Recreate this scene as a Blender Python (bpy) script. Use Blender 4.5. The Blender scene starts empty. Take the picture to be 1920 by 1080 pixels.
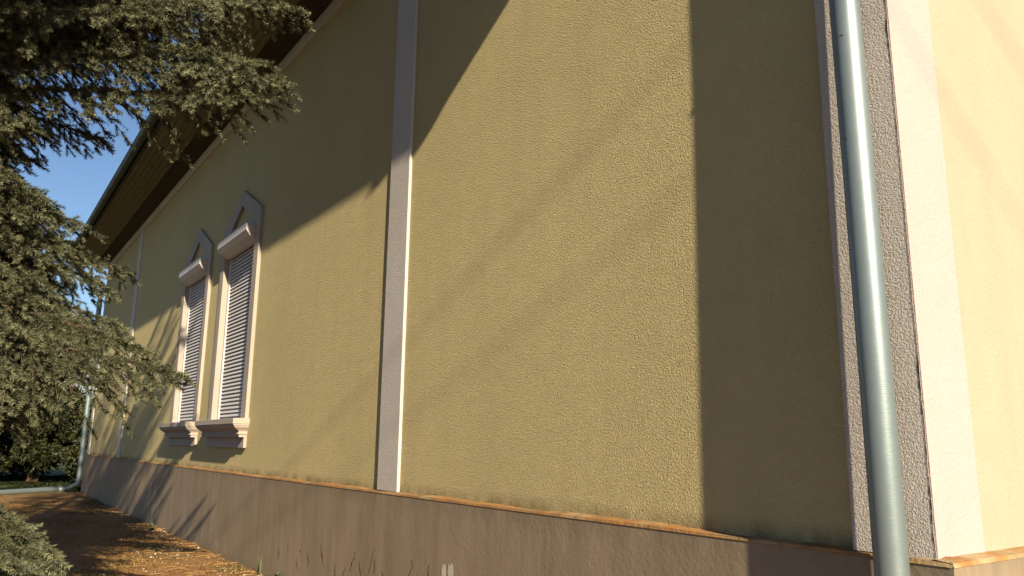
import bpy, math, random
import numpy as np
from mathutils import Matrix, Vector

# ------------------------------------------------------------------ camera, sky, sun, exposure
scene = bpy.context.scene
C = scene.collection
D, H = 3.251, 1.6                      # camera distance from the wall plane (y = 0) and eye height
cam_data = bpy.data.cameras.new('camera')
cam = bpy.data.objects.new('camera', cam_data); C.objects.link(cam)
cam_data.sensor_width = 36.0; cam_data.lens = 27.41; cam_data.clip_end = 2000; cam_data.clip_start = 0.05
right = Vector((0.5704, 0.8213, 0.0113)); down = Vector((-0.1556, 0.1215, -0.9803)); fwd = Vector((-0.8065, 0.5574, 0.1971))
m = Matrix.Identity(4)
for i in range(3):
    m[i][0] = right[i]; m[i][1] = -down[i]; m[i][2] = -fwd[i]
m[0][3], m[1][3], m[2][3] = 0.0, -D, H
cam.matrix_world = m
scene.camera = cam

SK, SM = 4.85, 2.55                    # sun: metres to the right and up per metre away from the wall
sun_vec = Vector((SK, -1.0, SM)).normalized()
world = bpy.data.worlds.new('World'); scene.world = world; world.use_nodes = True
wn = world.node_tree; bg = wn.nodes['Background']
sky = wn.nodes.new('ShaderNodeTexSky'); sky.sky_type = 'NISHITA'; sky.sun_disc = False
sky.sun_elevation = math.asin(sun_vec.z)
sky.sun_rotation = math.atan2(sun_vec.x, sun_vec.y)
sky.air_density = 1.0; sky.dust_density = 0.1; sky.ozone_density = 3.5
wn.links.new(sky.outputs[0], bg.inputs[0]); bg.inputs[1].default_value = 0.052
sd = bpy.data.lights.new('sun', 'SUN'); sd.energy = 5.0; sd.angle = math.radians(0.53); sd.color = (1.0, 0.86, 0.62)
sun = bpy.data.objects.new('sun', sd); C.objects.link(sun)
sun.rotation_euler = sun_vec.to_track_quat('Z', 'Y').to_euler(); sun.location = (10, -10, 12)
scene.view_settings.view_transform = 'Standard'; scene.view_settings.look = 'None'
scene.view_settings.gamma = 1.0; scene.view_settings.exposure = 1.2

# ------------------------------------------------------------------ helpers
def tag(o, label=None, cat=None, group=None, kind=None):
    if label: o['label'] = label
    if cat: o['category'] = cat
    if group: o['group'] = group
    if kind: o['kind'] = kind
    return o

def empty(name, loc, label, cat, group=None):
    o = bpy.data.objects.new(name, None); C.objects.link(o); o.location = loc
    o.empty_display_size = 0.3
    return tag(o, label, cat, group)

class MB:
    """collects vertices and faces in world coordinates"""
    def __init__(s): s.v = []; s.f = []
    def poly(s, pts):
        n = len(s.v); s.v += [tuple(p) for p in pts]; s.f.append(tuple(range(n, n + len(pts)))); return s
    def box(s, x0, x1, y0, y1, z0, z1):
        n = len(s.v)
        s.v += [(x, y, z) for x in (x0, x1) for y in (y0, y1) for z in (z0, z1)]
        for q in ((0, 1, 3, 2), (4, 6, 7, 5), (0, 4, 5, 1), (2, 3, 7, 6), (0, 2, 6, 4), (1, 5, 7, 3)):
            s.f.append(tuple(n + k for k in q))
        return s
    def prism_x(s, prof, x0, x1):
        """closed profile [(y,z)] swept along x"""
        n = len(s.v); k = len(prof)
        s.v += [(x0, y, z) for y, z in prof] + [(x1, y, z) for y, z in prof]
        for i in range(k):
            j = (i + 1) % k; s.f.append((n + i, n + j, n + k + j, n + k + i))
        s.f.append(tuple(n + i for i in range(k))[::-1]); s.f.append(tuple(n + k + i for i in range(k)))
        return s
    def prism_y(s, prof, y0, y1):
        n = len(s.v); k = len(prof)
        s.v += [(x, y0, z) for x, z in prof] + [(x, y1, z) for x, z in prof]
        for i in range(k):
            j = (i + 1) % k; s.f.append((n + i, n + k + i, n + k + j, n + j))
        s.f.append(tuple(n + i for i in range(k))); s.f.append(tuple(n + k + i for i in range(k))[::-1])
        return s
    def tube(s, pts, radii, seg=12, caps=True):
        pts = [Vector(p) for p in pts]
        if not hasattr(radii, '__len__'): radii = [radii] * len(pts)
        n0 = len(s.v); ref = None
        for i, p in enumerate(pts):
            t = (pts[min(i + 1, len(pts) - 1)] - pts[max(i - 1, 0)]).normalized()
            if ref is None: ref = t.orthogonal().normalized()
            a = (ref - t * ref.dot(t)).normalized(); b = t.cross(a); ref = a
            for q in range(seg):
                w = 2 * math.pi * q / seg
                s.v.append(tuple(p + (a * math.cos(w) + b * math.sin(w)) * radii[i]))
        for i in range(len(pts) - 1):
            for q in range(seg):
                r = (q + 1) % seg; a0 = n0 + i * seg
                s.f.append((a0 + q, a0 + r, a0 + seg + r, a0 + seg + q))
        if caps:
            s.f.append(tuple(n0 + q for q in range(seg))[::-1])
            e = n0 + (len(pts) - 1) * seg; s.f.append(tuple(e + q for q in range(seg)))
        return s
    def build(s, name, mat, parent=None, smooth=False, bevel=0.0):
        me = bpy.data.meshes.new(name); me.from_pydata(s.v, [], s.f); me.validate(); me.update()
        o = bpy.data.objects.new(name, me); C.objects.link(o); me.materials.append(mat)
        if parent is not None:
            o.parent = parent
            o.matrix_parent_inverse = Matrix.Translation(-world_loc(parent))
        if smooth:
            for p in me.polygons: p.use_smooth = True
        if bevel > 0:
            b = o.modifiers.new('bevel', 'BEVEL'); b.width = bevel; b.segments = 2; b.limit_method = 'ANGLE'
            b.angle_limit = math.radians(40)
        return o

def world_loc(o):
    v = Vector(o.location)
    # every child keeps a zero location, so only the root empty carries an offset
    while o.parent is not None:
        o = o.parent; v = v + Vector(o.location)
        if o.parent is not None: v = v - Vector(o.location) + Vector(o.location)
    return v if o.type == 'EMPTY' else Vector((0, 0, 0))

def sub_build(mb, name, mat, part, **k):
    """a sub-part: the part itself sits with identity in world space"""
    o = mb.build(name, mat, None, **k); o.parent = part
    return o

# ------------------------------------------------------------------ materials
class NT:
    def __init__(s, name):
        s.m = bpy.data.materials.new(name); s.m.use_nodes = True; s.t = s.m.node_tree
        s.b = s.t.nodes['Principled BSDF']; s.b.inputs['Roughness'].default_value = 0.9
        s.b.inputs['Specular IOR Level'].default_value = 0.2
        s.co = s.t.nodes.new('ShaderNodeTexCoord').outputs['Object']
    def n(s, typ, ins=None, **kw):
        x = s.t.nodes.new(typ)
        for k, v in kw.items(): setattr(x, k, v)
        for k, v in (ins or {}).items():
            if isinstance(v, bpy.types.NodeSocket): s.t.links.new(v, x.inputs[k])
            else: x.inputs[k].default_value = v
        return x
    def map(s, scale=(1, 1, 1), rot=(0, 0, 0)):
        return s.n('ShaderNodeMapping', {'Vector': s.co, 'Scale': scale, 'Rotation': rot}).outputs[0]
    def noise(s, scale, detail=3, rough=0.55, vec=None, dist=0.0):
        return s.n('ShaderNodeTexNoise', {'Vector': vec or s.co, 'Scale': scale, 'Detail': detail, 'Roughness': rough, 'Distortion': dist}).outputs['Fac']
    def ramp(s, fac, stops):
        r = s.n('ShaderNodeValToRGB', {'Fac': fac}); e = r.color_ramp.elements
        while len(e) < len(stops): e.new(0.5)
        for k, (p, c) in enumerate(stops):
            e[k].position = p; e[k].color = (c, c, c, 1) if not hasattr(c, '__len__') else (*c, 1)
        return r.outputs[0]
    def mix(s, f, a, b, mode='MIX'):
        x = s.n('ShaderNodeMix', data_type='RGBA', blend_type=mode)
        for i, v in ((0, f), (6, a), (7, b)):
            if isinstance(v, bpy.types.NodeSocket): s.t.links.new(v, x.inputs[i])
            elif i == 0: x.inputs[0].default_value = v
            else: x.inputs[i].default_value = (*v, 1)
        return x.outputs[2]
    def math(s, op, a, b=0.0):
        x = s.n('ShaderNodeMath', operation=op)
        for i, v in ((0, a), (1, b)):
            if isinstance(v, bpy.types.NodeSocket): s.t.links.new(v, x.inputs[i])
            else: x.inputs[i].default_value = v
        return x.outputs[0]
    def color(s, c):
        if isinstance(c, bpy.types.NodeSocket): s.t.links.new(c, s.b.inputs['Base Color'])
        else: s.b.inputs['Base Color'].default_value = (*c, 1)
    def bump(s, h, dist, strength=1.0, prev=None):
        b = s.n('ShaderNodeBump', {'Height': h, 'Distance': dist, 'Strength': strength})
        if prev: s.t.links.new(prev, b.inputs['Normal'])
        s.t.links.new(b.outputs[0], s.b.inputs['Normal']); return b.outputs[0]
    def rough(s, r): s.b.inputs['Roughness'].default_value = r

def stucco(name, col, col2, grain, depth, depth2=0.0, stain=None):
    k = NT(name)
    big = k.noise(0.55, 4, 0.6); med = k.noise(6, 3)
    c = k.mix(k.ramp(big, [(0.35, 0.0), (0.7, 1.0)]), col, col2)
    c = k.mix(k.math('MULTIPLY', k.ramp(med, [(0.35, 0.0), (0.75, 1.0)]), 0.25), c, tuple(v * 0.86 for v in col2))
    st = k.noise(2.4, 4, 0.6, vec=k.map((1.5, 1.5, 0.16)))
    c = k.mix(k.math('MULTIPLY', k.ramp(st, [(0.48, 0.0), (0.72, 1.0)]), 0.30), c, tuple(v * 0.78 for v in col))
    if stain: c = stain(k, c)
    k.color(c)
    g = k.noise(grain, 2.5, 0.6, dist=0.6)
    g = k.ramp(g, [(0.36, 0.0), (0.64, 1.0)])
    fine = k.noise(grain * 3.3, 2, 0.5)
    h = k.math('ADD', g, k.math('MULTIPLY', fine, 0.35))
    k.bump(h, depth)
    return k.m

def foot_stain(zlo, zhi, col):
    def f(k, c):
        z = k.n('ShaderNodeSeparateXYZ', {0: k.co}).outputs[2]
        n = k.noise(5, 4, 0.65, vec=k.map((1, 1, 0.4)))
        a = k.n('ShaderNodeMapRange', {0: z, 1: zlo, 2: zhi, 3: 1.0, 4: 0.0}).outputs[0]
        a = k.math('MULTIPLY', a, k.ramp(n, [(0.3, 0.1), (0.7, 1.0)]))
        return k.mix(a, c, col)
    return f

WALL = stucco('wall_stucco', (0.51, 0.422, 0.222), (0.46, 0.382, 0.198), 92, 0.0064, stain=foot_stain(1.165, 1.27, (0.105, 0.068, 0.034)))
TRIM = stucco('trim_stucco', (0.48, 0.44, 0.41), (0.43, 0.395, 0.37), 60, 0.0012)
ROUGHCAST = stucco('corner_roughcast', (0.50, 0.455, 0.42), (0.45, 0.41, 0.375), 105, 0.0032)
CREAM = stucco('cream_stucco', (0.355, 0.295, 0.225), (0.335, 0.28, 0.21), 45, 0.0012)
WHITE = stucco('white_painted_band', (0.41, 0.32, 0.31), (0.385, 0.305, 0.29), 45, 0.0012)
SURROUND = stucco('surround_plaster', (0.35, 0.30, 0.262), (0.31, 0.265, 0.23), 60, 0.0010)

def plinth_mat():
    k = NT('plinth_plaster')
    st = k.noise(3.2, 5, 0.62, vec=k.map((1.6, 1.6, 0.28)))
    bl = k.noise(0.9, 4, 0.6)
    c = k.mix(k.ramp(st, [(0.3, 0.0), (0.72, 1.0)]), (0.205, 0.152, 0.105), (0.285, 0.218, 0.155))
    c = k.mix(k.math('MULTIPLY', k.ramp(bl, [(0.4, 0.0), (0.7, 1.0)]), 0.45), c, (0.19, 0.155, 0.095))
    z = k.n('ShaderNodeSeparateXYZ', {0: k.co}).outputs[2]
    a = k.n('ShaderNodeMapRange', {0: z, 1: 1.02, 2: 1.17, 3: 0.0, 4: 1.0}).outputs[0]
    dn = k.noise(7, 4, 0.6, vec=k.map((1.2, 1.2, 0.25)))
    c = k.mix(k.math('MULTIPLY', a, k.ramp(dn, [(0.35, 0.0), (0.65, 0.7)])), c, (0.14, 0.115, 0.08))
    g = k.n('ShaderNodeMapRange', {0: z, 1: 0.0, 2: 0.16, 3: 1.0, 4: 0.0}).outputs[0]
    c = k.mix(k.math('MULTIPLY', g, k.ramp(dn, [(0.3, 0.1), (0.6, 0.8)])), c, (0.17, 0.12, 0.075))
    k.color(c); k.rough(0.8)
    h = k.math('ADD', k.math('MULTIPLY', k.noise(38, 3, 0.6), 0.5), k.noise(3.0, 4, 0.6, vec=k.map((1, 1, 0.5))))
    k.bump(h, 0.0045)
    return k.m
PLINTH = plinth_mat()
def ledge_mat():
    k = NT('ledge_moss')
    c = k.mix(k.ramp(k.noise(9, 5, 0.65), [(0.35, 0.0), (0.65, 1.0)]), (0.32, 0.155, 0.05), (0.19, 0.108, 0.048))
    c = k.mix(k.ramp(k.noise(2.2, 4, 0.7), [(0.52, 0.0), (0.68, 0.8)]), c, (0.36, 0.28, 0.16))
    k.color(c); k.bump(k.noise(45, 3), 0.006); return k.m
LEDGE = ledge_mat()
def simple(name, c1, c2, sc, rough=0.7, metal=0.0, bump=0.0, vec=(1, 1, 1)):
    k = NT(name); k.color(k.mix(k.ramp(k.noise(sc, 4, 0.6, vec=k.map(vec)), [(0.3, 0.0), (0.7, 1.0)]), c1, c2))
    k.rough(rough); k.b.inputs['Metallic'].default_value = metal
    if bump: k.bump(k.noise(sc * 4, 3), bump)
    return k.m
def zinc():
    k = NT('painted_zinc_pipe')
    c = k.mix(k.ramp(k.noise(2.5, 4, 0.6, vec=k.map((1, 1, 0.25))), [(0.3, 0.0), (0.7, 1.0)]), (0.175, 0.215, 0.225), (0.205, 0.24, 0.245))
    c = k.mix(k.ramp(k.noise(30, 3, 0.6), [(0.6, 0.0), (0.72, 0.25)]), c, (0.27, 0.27, 0.25))
    k.color(c); k.b.inputs['Metallic'].default_value = 0.5
    r = k.n('ShaderNodeMapRange', {0: k.noise(18, 4), 3: 0.36, 4: 0.52}).outputs[0]
    k.t.links.new(r, k.b.inputs['Roughness']); k.b.inputs['Specular IOR Level'].default_value = 0.5
    k.bump(k.noise(160, 2, 0.5, vec=k.map((0.3, 0.3, 1))), 0.0004)
    return k.m
ZINC = zinc()
SLAT = simple('shutter_slat_plastic', (0.50, 0.48, 0.48), (0.46, 0.44, 0.45), 6, 0.45)
BOXM = simple('shutter_box_white', (0.48, 0.43, 0.40), (0.44, 0.39, 0.37), 3, 0.5)
GUTTERM = simple('gutter_metal', (0.045, 0.05, 0.05), (0.07, 0.075, 0.07), 4, 0.5, 0.4)
DARKWOOD_AND_SHADE = simple('dark_brown_wood_and_cornice_shade', (0.030, 0.024, 0.020), (0.045, 0.036, 0.028), 4, 0.8)
CAVITY = simple('dark_window_cavity', (0.03, 0.03, 0.03), (0.05, 0.05, 0.05), 3, 0.9)
CRACK_AND_SHADE = simple('crack_dirt_and_edge_shade', (0.035, 0.026, 0.02), (0.06, 0.045, 0.03), 20, 1.0)
BARK = simple('spruce_bark', (0.06, 0.04, 0.025), (0.11, 0.07, 0.045), 14, 0.95, bump=0.01)
GREYBARK = simple('grey_bark', (0.16, 0.125, 0.10), (0.24, 0.19, 0.155), 9, 0.95)
STREAK_CASTER = simple('streak_caster_black', (0.02, 0.02, 0.02), (0.03, 0.03, 0.03), 9, 0.6)
FLAKE = simple('old_lime_patch', (0.50, 0.46, 0.41), (0.40, 0.35, 0.30), 14, 0.9)
def soffit_mat():
    k = NT('soffit_boards')
    y = k.n('ShaderNodeSeparateXYZ', {0: k.co}).outputs[1]
    c = k.mix(k.ramp(k.noise(5, 5, 0.65, vec=k.map((0.35, 4, 1))), [(0.3, 0.0), (0.7, 1.0)]), (0.17, 0.165, 0.11), (0.12, 0.115, 0.078))
    k.color(c); k.rough(0.75); return k.m
SOFFIT = soffit_mat()
def tile_mat():
    k = NT('clay_roof_tiles')
    br = k.n('ShaderNodeTexBrick', {'Vector': k.map((1, 1, 1)), 'Color1': (0.30, 0.12, 0.07, 1), 'Color2': (0.22, 0.09, 0.06, 1), 'Mortar': (0.05, 0.03, 0.02, 1), 'Scale': 3.0})
    k.color(br.outputs[0]); k.bump(br.outputs[1], 0.02, 0.6); return k.m
TILE = tile_mat()
def ground_mat():
    k = NT('dry_lawn_soil')
    n1 = k.noise(0.9, 5, 0.62); n2 = k.noise(11, 5, 0.7); n3 = k.noise(2.7, 5, 0.65)
    c = k.mix(k.ramp(n2, [(0.32, 0.0), (0.7, 1.0)]), (0.16, 0.078, 0.028), (0.29, 0.158, 0.060))
    c = k.mix(k.ramp(n1, [(0.50, 0.0), (0.66, 0.75)]), c, (0.07, 0.075, 0.025))
    c = k.mix(k.ramp(n3, [(0.56, 0.0), (0.66, 0.6)]), c, (0.24, 0.155, 0.07))
    x = k.n('ShaderNodeSeparateXYZ', {0: k.co}).outputs[0]
    far = k.n('ShaderNodeMapRange', {0: x, 1: -26.5, 2: -29.5, 3: 0.0, 4: 1.0}).outputs[0]
    yy = k.n('ShaderNodeSeparateXYZ', {0: k.co}).outputs[1]
    lawn = k.n('ShaderNodeMapRange', {0: k.math('ADD', yy, k.math('MULTIPLY', k.noise(0.8, 4), 1.2)), 1: -9.0, 2: -11.0, 3: 0.0, 4: 1.0}).outputs[0]
    far = k.math('MAXIMUM', far, lawn)
    c = k.mix(far, c, (0.040, 0.055, 0.018))
    k.color(c)
    k.bump(k.math('ADD', k.noise(26, 5, 0.7), k.math('MULTIPLY', k.noise(4, 4), 1.5)), 0.03)
    return k.m
GROUND = ground_mat()
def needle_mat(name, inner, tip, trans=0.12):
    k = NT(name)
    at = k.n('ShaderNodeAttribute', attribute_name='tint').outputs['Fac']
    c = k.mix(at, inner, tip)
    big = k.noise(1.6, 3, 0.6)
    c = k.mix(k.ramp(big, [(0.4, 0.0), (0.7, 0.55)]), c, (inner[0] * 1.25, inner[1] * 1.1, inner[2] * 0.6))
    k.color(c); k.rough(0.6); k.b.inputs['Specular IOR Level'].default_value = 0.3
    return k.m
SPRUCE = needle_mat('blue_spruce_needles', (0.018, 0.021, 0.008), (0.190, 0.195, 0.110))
HEDGE = needle_mat('hedge_leaves', (0.006, 0.010, 0.003), (0.050, 0.050, 0.010))
GRASS = needle_mat('dry_grass_blades', (0.15, 0.10, 0.03), (0.27, 0.17, 0.065))
GRASSG = needle_mat('dark_lawn_blades', (0.02, 0.03, 0.01), (0.05, 0.065, 0.022))
WEED = needle_mat('weed_leaves', (0.05, 0.085, 0.03), (0.12, 0.17, 0.06))

# ------------------------------------------------------------------ ground
def ground_h(x, y):
    return 0.03 + 0.035 * math.sin(x * 0.9 + y * 0.4) * math.exp(-((y + 2.2) ** 2) * 0.1) * min(1, max(0, -y - 0.1)) + 0.012 * math.sin(2.3 * x + 3.1 * y)
g = MB()
xs = [-600, -300, -150, -80, -50, -40] + [-36 + 0.5 * i for i in range(90)] + [12, 16, 24, 40, 80, 150, 300, 600]
ys = [-600, -300, -150, -80, -50, -30, -20, -15, -11, -9, -8] + [-7.5 + 0.5 * i for i in range(18)] + [3, 6, 12, 24, 50, 100, 200, 400, 600]
for y in ys:
    for x in xs:
        inner = -36 <= x <= 9 and -8 <= y <= 1.5
        g.v.append((x, y, ground_h(x, y) if inner else 0.03))
W_ = len(xs)
for j in range(len(ys) - 1):
    for i in range(W_ - 1):
        a = j * W_ + i; g.f.append((a, a + 1, a + 1 + W_, a + W_))
tag(g.build('ground', GROUND, smooth=True), kind='structure')

# ------------------------------------------------------------------ the house
XR, XL = -1.679, -27.40               # near and far corner
YB = -0.0; DEPTH = 9.5
house = empty('house', (-14.5, 0, 0), 'long olive stuccoed house with grey plinth, pale trim and hipped roof', 'house')
OPEN = [(-12.93, -11.32), (-15.72, -14.11)]   # the two window openings
ZS, ZT = 1.90, 4.74
def hb(mb, name, mat, **k): return mb.build(name, mat, house, **k)

w = MB()
Z0, Z1 = 1.10, 7.25
xs_ = [XL, OPEN[1][0], OPEN[1][1], OPEN[0][0], OPEN[0][1], XR]
for i in range(5):
    x0, x1 = xs_[i], xs_[i + 1]
    if i in (1, 3):
        w.poly([(x0, 0, Z0), (x1, 0, Z0), (x1, 0, ZS), (x0, 0, ZS)])
        w.poly([(x0, 0, ZT), (x1, 0, ZT), (x1, 0, Z1), (x0, 0, Z1)])
    else:
        w.poly([(x0, 0, Z0), (x1, 0, Z0), (x1, 0, ZS), (x0, 0, ZS)])
        w.poly([(x0, 0, ZS), (x1, 0, ZS), (x1, 0, ZT), (x0, 0, ZT)])
        w.poly([(x0, 0, ZT), (x1, 0, ZT), (x1, 0, Z1), (x0, 0, Z1)])
w.poly([(XL, DEPTH, Z0), (XL, 0, Z0), (XL, 0, Z1), (XL, DEPTH, Z1)])
w.poly([(XR, DEPTH, Z0), (XL, DEPTH, Z0), (XL, DEPTH, Z1), (XR, DEPTH, Z1)])
hb(w, 'wall', WALL)
w = MB(); w.poly([(XR, 0.0, Z0), (XR, DEPTH, Z0), (XR, DEPTH, Z1), (XR, 0.0, Z1)])
o = hb(w, 'wall', CREAM); tag(o, label='bright cream end wall round the corner')
w = MB(); w.box(XR - 0.05, XR + 0.006, -0.0535, 0.325, 1.17, Z1)
o = hb(w, 'corner_band', WHITE); tag(o, label='white painted band down the edge of the cream wall')
# plinth with sloping mossy ledge
PT = 1.168; PO = 0.07
w = MB(); w.box(XL - PO, XR + PO, -PO, DEPTH + PO, -0.3, PT)
plinth = hb(w, 'plinth', PLINTH)
def wob(x): return 0.006 * math.sin(x * 3.1) + 0.004 * math.sin(x * 7.7 + 1)
w = MB()
NX = 160
for i in range(NX + 1):
    x = XL - PO + (XR - XL + 2 * PO) * i / NX
    w.v += [(x, -PO - 0.004, PT - 0.012), (x, -PO - 0.003 + 0.004, PT + 0.003 + 0.5 * wob(x)), (x, 0.004, PT + 0.012 + wob(x))]
for i in range(NX):
    a = i * 3; w.f += [(a, a + 3, a + 4, a + 1), (a + 1, a + 4, a + 5, a + 2)]
b0 = len(w.v)
for i in range(41):
    y = -PO - 0.002 + (DEPTH + 0.1) * i / 40
    w.v += [(XR + PO + 0.004, y, PT - 0.012), (XR + PO - 0.002, y, PT + 0.003 + 0.5 * wob(y)), (XR - 0.004, y, PT + 0.012 + wob(y))]
for i in range(40):
    a = b0 + i * 3; w.f += [(a, a + 3, a + 4, a + 1), (a + 1, a + 4, a + 5, a + 2)]
sub_build(w, 'ledge', LEDGE, plinth, smooth=False)
# old lime patches
def blob(cx, cz, rx, rz, seed):
    r = random.Random(seed); pts = []
    for q in range(22):
        a = 2 * math.pi * q / 22; k = 1 + r.uniform(-0.16, 0.16)
        ca, sa = math.cos(a), math.sin(a)
        ca = math.copysign(abs(ca) ** 0.6, ca); sa = math.copysign(abs(sa) ** 0.75, sa)
        pts.append((cx + rx * ca * k, -PO - 0.003, cz + rz * sa * k))
    return pts
for (cx, cz, rx, rz, sd_) in [(-5.475, 0.615, 0.036, 0.085, 3), (-5.375, 0.60, 0.042, 0.105, 5)]:
    w = MB(); w.poly(blob(cx, cz, rx, rz, sd_)); sub_build(w, 'lime_patch', FLAKE, plinth)
# cracked, peeling paint: small curled lips with the dark gap behind them
rc = random.Random(11); wl = MB(); wk = MB()
def crack(x, z, ang, n, st):
    p = Vector((x, 0, z)); a = ang; wd = rc.uniform(0.004, 0.008)
    for i in range(n):
        q = p + Vector((math.cos(a), 0, math.sin(a))) * st * rc.uniform(0.6, 1.4)
        t = (q - p).normalized(); nn = Vector((-t.z, 0, t.x)); 
        w0 = wd * (0.3 + 0.9 * math.sin(math.pi * (i + 0.5) / n))
        Y = -PO
        wk.poly([(p.x, Y - 0.0022, p.z), (q.x, Y - 0.0022, q.z), (q.x + nn.x * w0, Y - 0.0022, q.z + nn.z * w0), (p.x + nn.x * w0, Y - 0.0022, p.z + nn.z * w0)])
        wl.poly([(p.x, Y - 0.001, p.z), (q.x, Y - 0.001, q.z), (q.x + nn.x * w0 * 1.3, Y - 0.002 - w0 * 0.7, q.z + nn.z * w0 * 1.3), (p.x + nn.x * w0 * 1.3, Y - 0.002 - w0 * 0.7, p.z + nn.z * w0 * 1.3)][::-1])
        if rc.random() < 0.22:
            a += rc.choice((-1, 1)) * rc.uniform(0.9, 1.5)
        a += rc.uniform(-0.25, 0.25); p = q
for (x, z, ang, n) in [(-8.98, .50, -1.5, 3), (-8.6, .45, -.4, 1), (-8.38, .45, -.9, 4), (-8.0, .58, -1.2, 3), (-7.95, .50, -1.3, 3), (-7.6, .45, -1.6, 4), (-7.35, .43, -2.4, 3),
                       (-7.15, .60, -1.9, 6), (-7.05, .52, -1.0, 3), (-6.75, .66, -1.8, 7), (-6.72, .58, -1.3, 3), (-6.55, .50, -1.1, 5), (-6.9, .38, -1.5, 3), (-6.3, .40, -.4, 4),
                       (-6.02, .66, -.9, 4), (-5.9, .56, -1.2, 5), (-5.72, .66, -1.6, 6), (-5.62, .50, -.8, 4), (-5.05, .58, -1.4, 3), (-8.7, .35, -1.0, 3), (-4.2, .62, -1.5, 4), (-9.3, .4, -1.3, 3)]:
    crack(x, z, ang, n, 0.042)
cr = sub_build(wk, 'crack', CRACK_AND_SHADE, plinth)
cr['kind'] = 'stuff'
pl_ = sub_build(wl, 'peeling_paint', PLINTH, plinth); pl_['kind'] = 'stuff'
# pilasters and frieze
PP = 0.028
w = MB(); w.box(-6.83, -6.42, -PP, 0.01, 1.176, 6.93); hb(w, 'pilaster', TRIM, bevel=0.005)
w = MB(); w.box(-21.83, -21.43, -PP, 0.01, 1.176, 6.93); hb(w, 'pilaster', TRIM, bevel=0.005)
w = MB(); w.box(XL - 0.004, XL + 0.36, -PP, 0.3, 1.176, 6.93); hb(w, 'pilaster', TRIM, bevel=0.005)
# near corner pilaster: an uneven roughcast slab
w = MB(); NZ = 220; rr = random.Random(4)
edge = [0.0]
for i in range(NZ + 2): edge.append(edge[-1] * 0.86 + rr.uniform(-0.0022, 0.0022))
for i in range(NZ + 1):
    z = 1.176 + (6.93 - 1.176) * i / NZ; e = edge[i + 1]
    w.v += [(-2.03, 0.01, z), (-2.03 + e * 0.35, -0.056, z), (XR + 0.002 - abs(e) * 0.9, -0.056, z), (XR + 0.001 - abs(e) * 0.9, -0.050, z), (XR - 0.002, 0.01, z)]
for i in range(NZ):
    a = i * 5
    for q in range(4): w.f.append((a + q, a + q + 1, a + q + 6, a + q + 5))
cp = hb(w, 'pilaster', ROUGHCAST); tag(cp, label='grey roughcast corner pilaster with a ragged edge')
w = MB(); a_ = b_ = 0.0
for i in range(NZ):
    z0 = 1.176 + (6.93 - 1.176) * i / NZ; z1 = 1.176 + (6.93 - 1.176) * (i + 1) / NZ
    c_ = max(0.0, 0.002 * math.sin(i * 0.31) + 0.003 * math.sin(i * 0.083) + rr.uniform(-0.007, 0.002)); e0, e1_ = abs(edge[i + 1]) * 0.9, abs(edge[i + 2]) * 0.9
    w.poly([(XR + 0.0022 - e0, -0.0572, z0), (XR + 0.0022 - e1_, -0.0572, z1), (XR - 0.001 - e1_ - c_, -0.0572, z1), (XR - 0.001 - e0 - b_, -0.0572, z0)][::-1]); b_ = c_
sub_build(w, 'edge_shadow', CRACK_AND_SHADE, cp)  # dark ragged strip painted in as the shadow of the rough edge
w = MB(); w.box(XL - 0.006, XR + 0.002, -PP - 0.008, 0.008, 6.935, 7.12)
w.box(XR - 0.01, XR + 0.036, -PP - 0.0085, DEPTH, 6.935, 7.12); hb(w, 'frieze', TRIM, bevel=0.006)
# cornice board, its dark colour standing in for shade; soffit boards
w = MB(); w.prism_x([(-0.0, 7.122), (-0.06, 7.122), (-0.34, 7.19), (-0.34, 7.25), (0, 7.25)], XL - 0.34, XR + 0.34)
w.box(XR + 0.0, XR + 0.335, 0.002, DEPTH, 7.124, 7.19)
hb(w, 'cornice', DARKWOOD_AND_SHADE)
EO = 0.98                                  # fascia distance from the wall
ex0, ex1 = XL - EO, XR + EO - 0.32
w = MB(); wgap = MB()
ny = 6; bw = (EO - 0.34) / ny
for i in range(ny):                        # boards parallel to the eaves with v-joints
    y0 = -0.34 - bw * i; y1 = -0.34 - bw * (i + 1) + 0.012
    w.box(ex0, ex1, y1, y0, 7.200, 7.215)
    x0 = XR + 0.34 + bw * i
    w.box(x0, x0 + bw - 0.012, -0.34, DEPTH, 7.200, 7.215)
w.box(ex0, ex1, -EO, DEPTH, 7.222, 7.24)
rj = random.Random(8)
soffit = hb(w, 'soffit', SOFFIT)
w = MB()
for i in range(ny):
    x = ex0 + rj.uniform(0, 1.2)
    while x < ex1:
        w.box(x, x + 0.008, -0.34 - bw * (i + 1) + 0.012, -0.34 - bw * i, 7.1975, 7.2003); x += rj.uniform(0.7, 1.6)
sub_build(w, 'board_joint', DARKWOOD_AND_SHADE, soffit)['kind'] = 'stuff'
w = MB(); w.box(ex0, ex1, -EO - 0.025, -EO, 7.16, 7.36); w.box(ex1, ex1 + 0.025, -EO - 0.025, DEPTH, 7.16, 7.36); hb(w, 'fascia', DARKWOOD_AND_SHADE)
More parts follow.
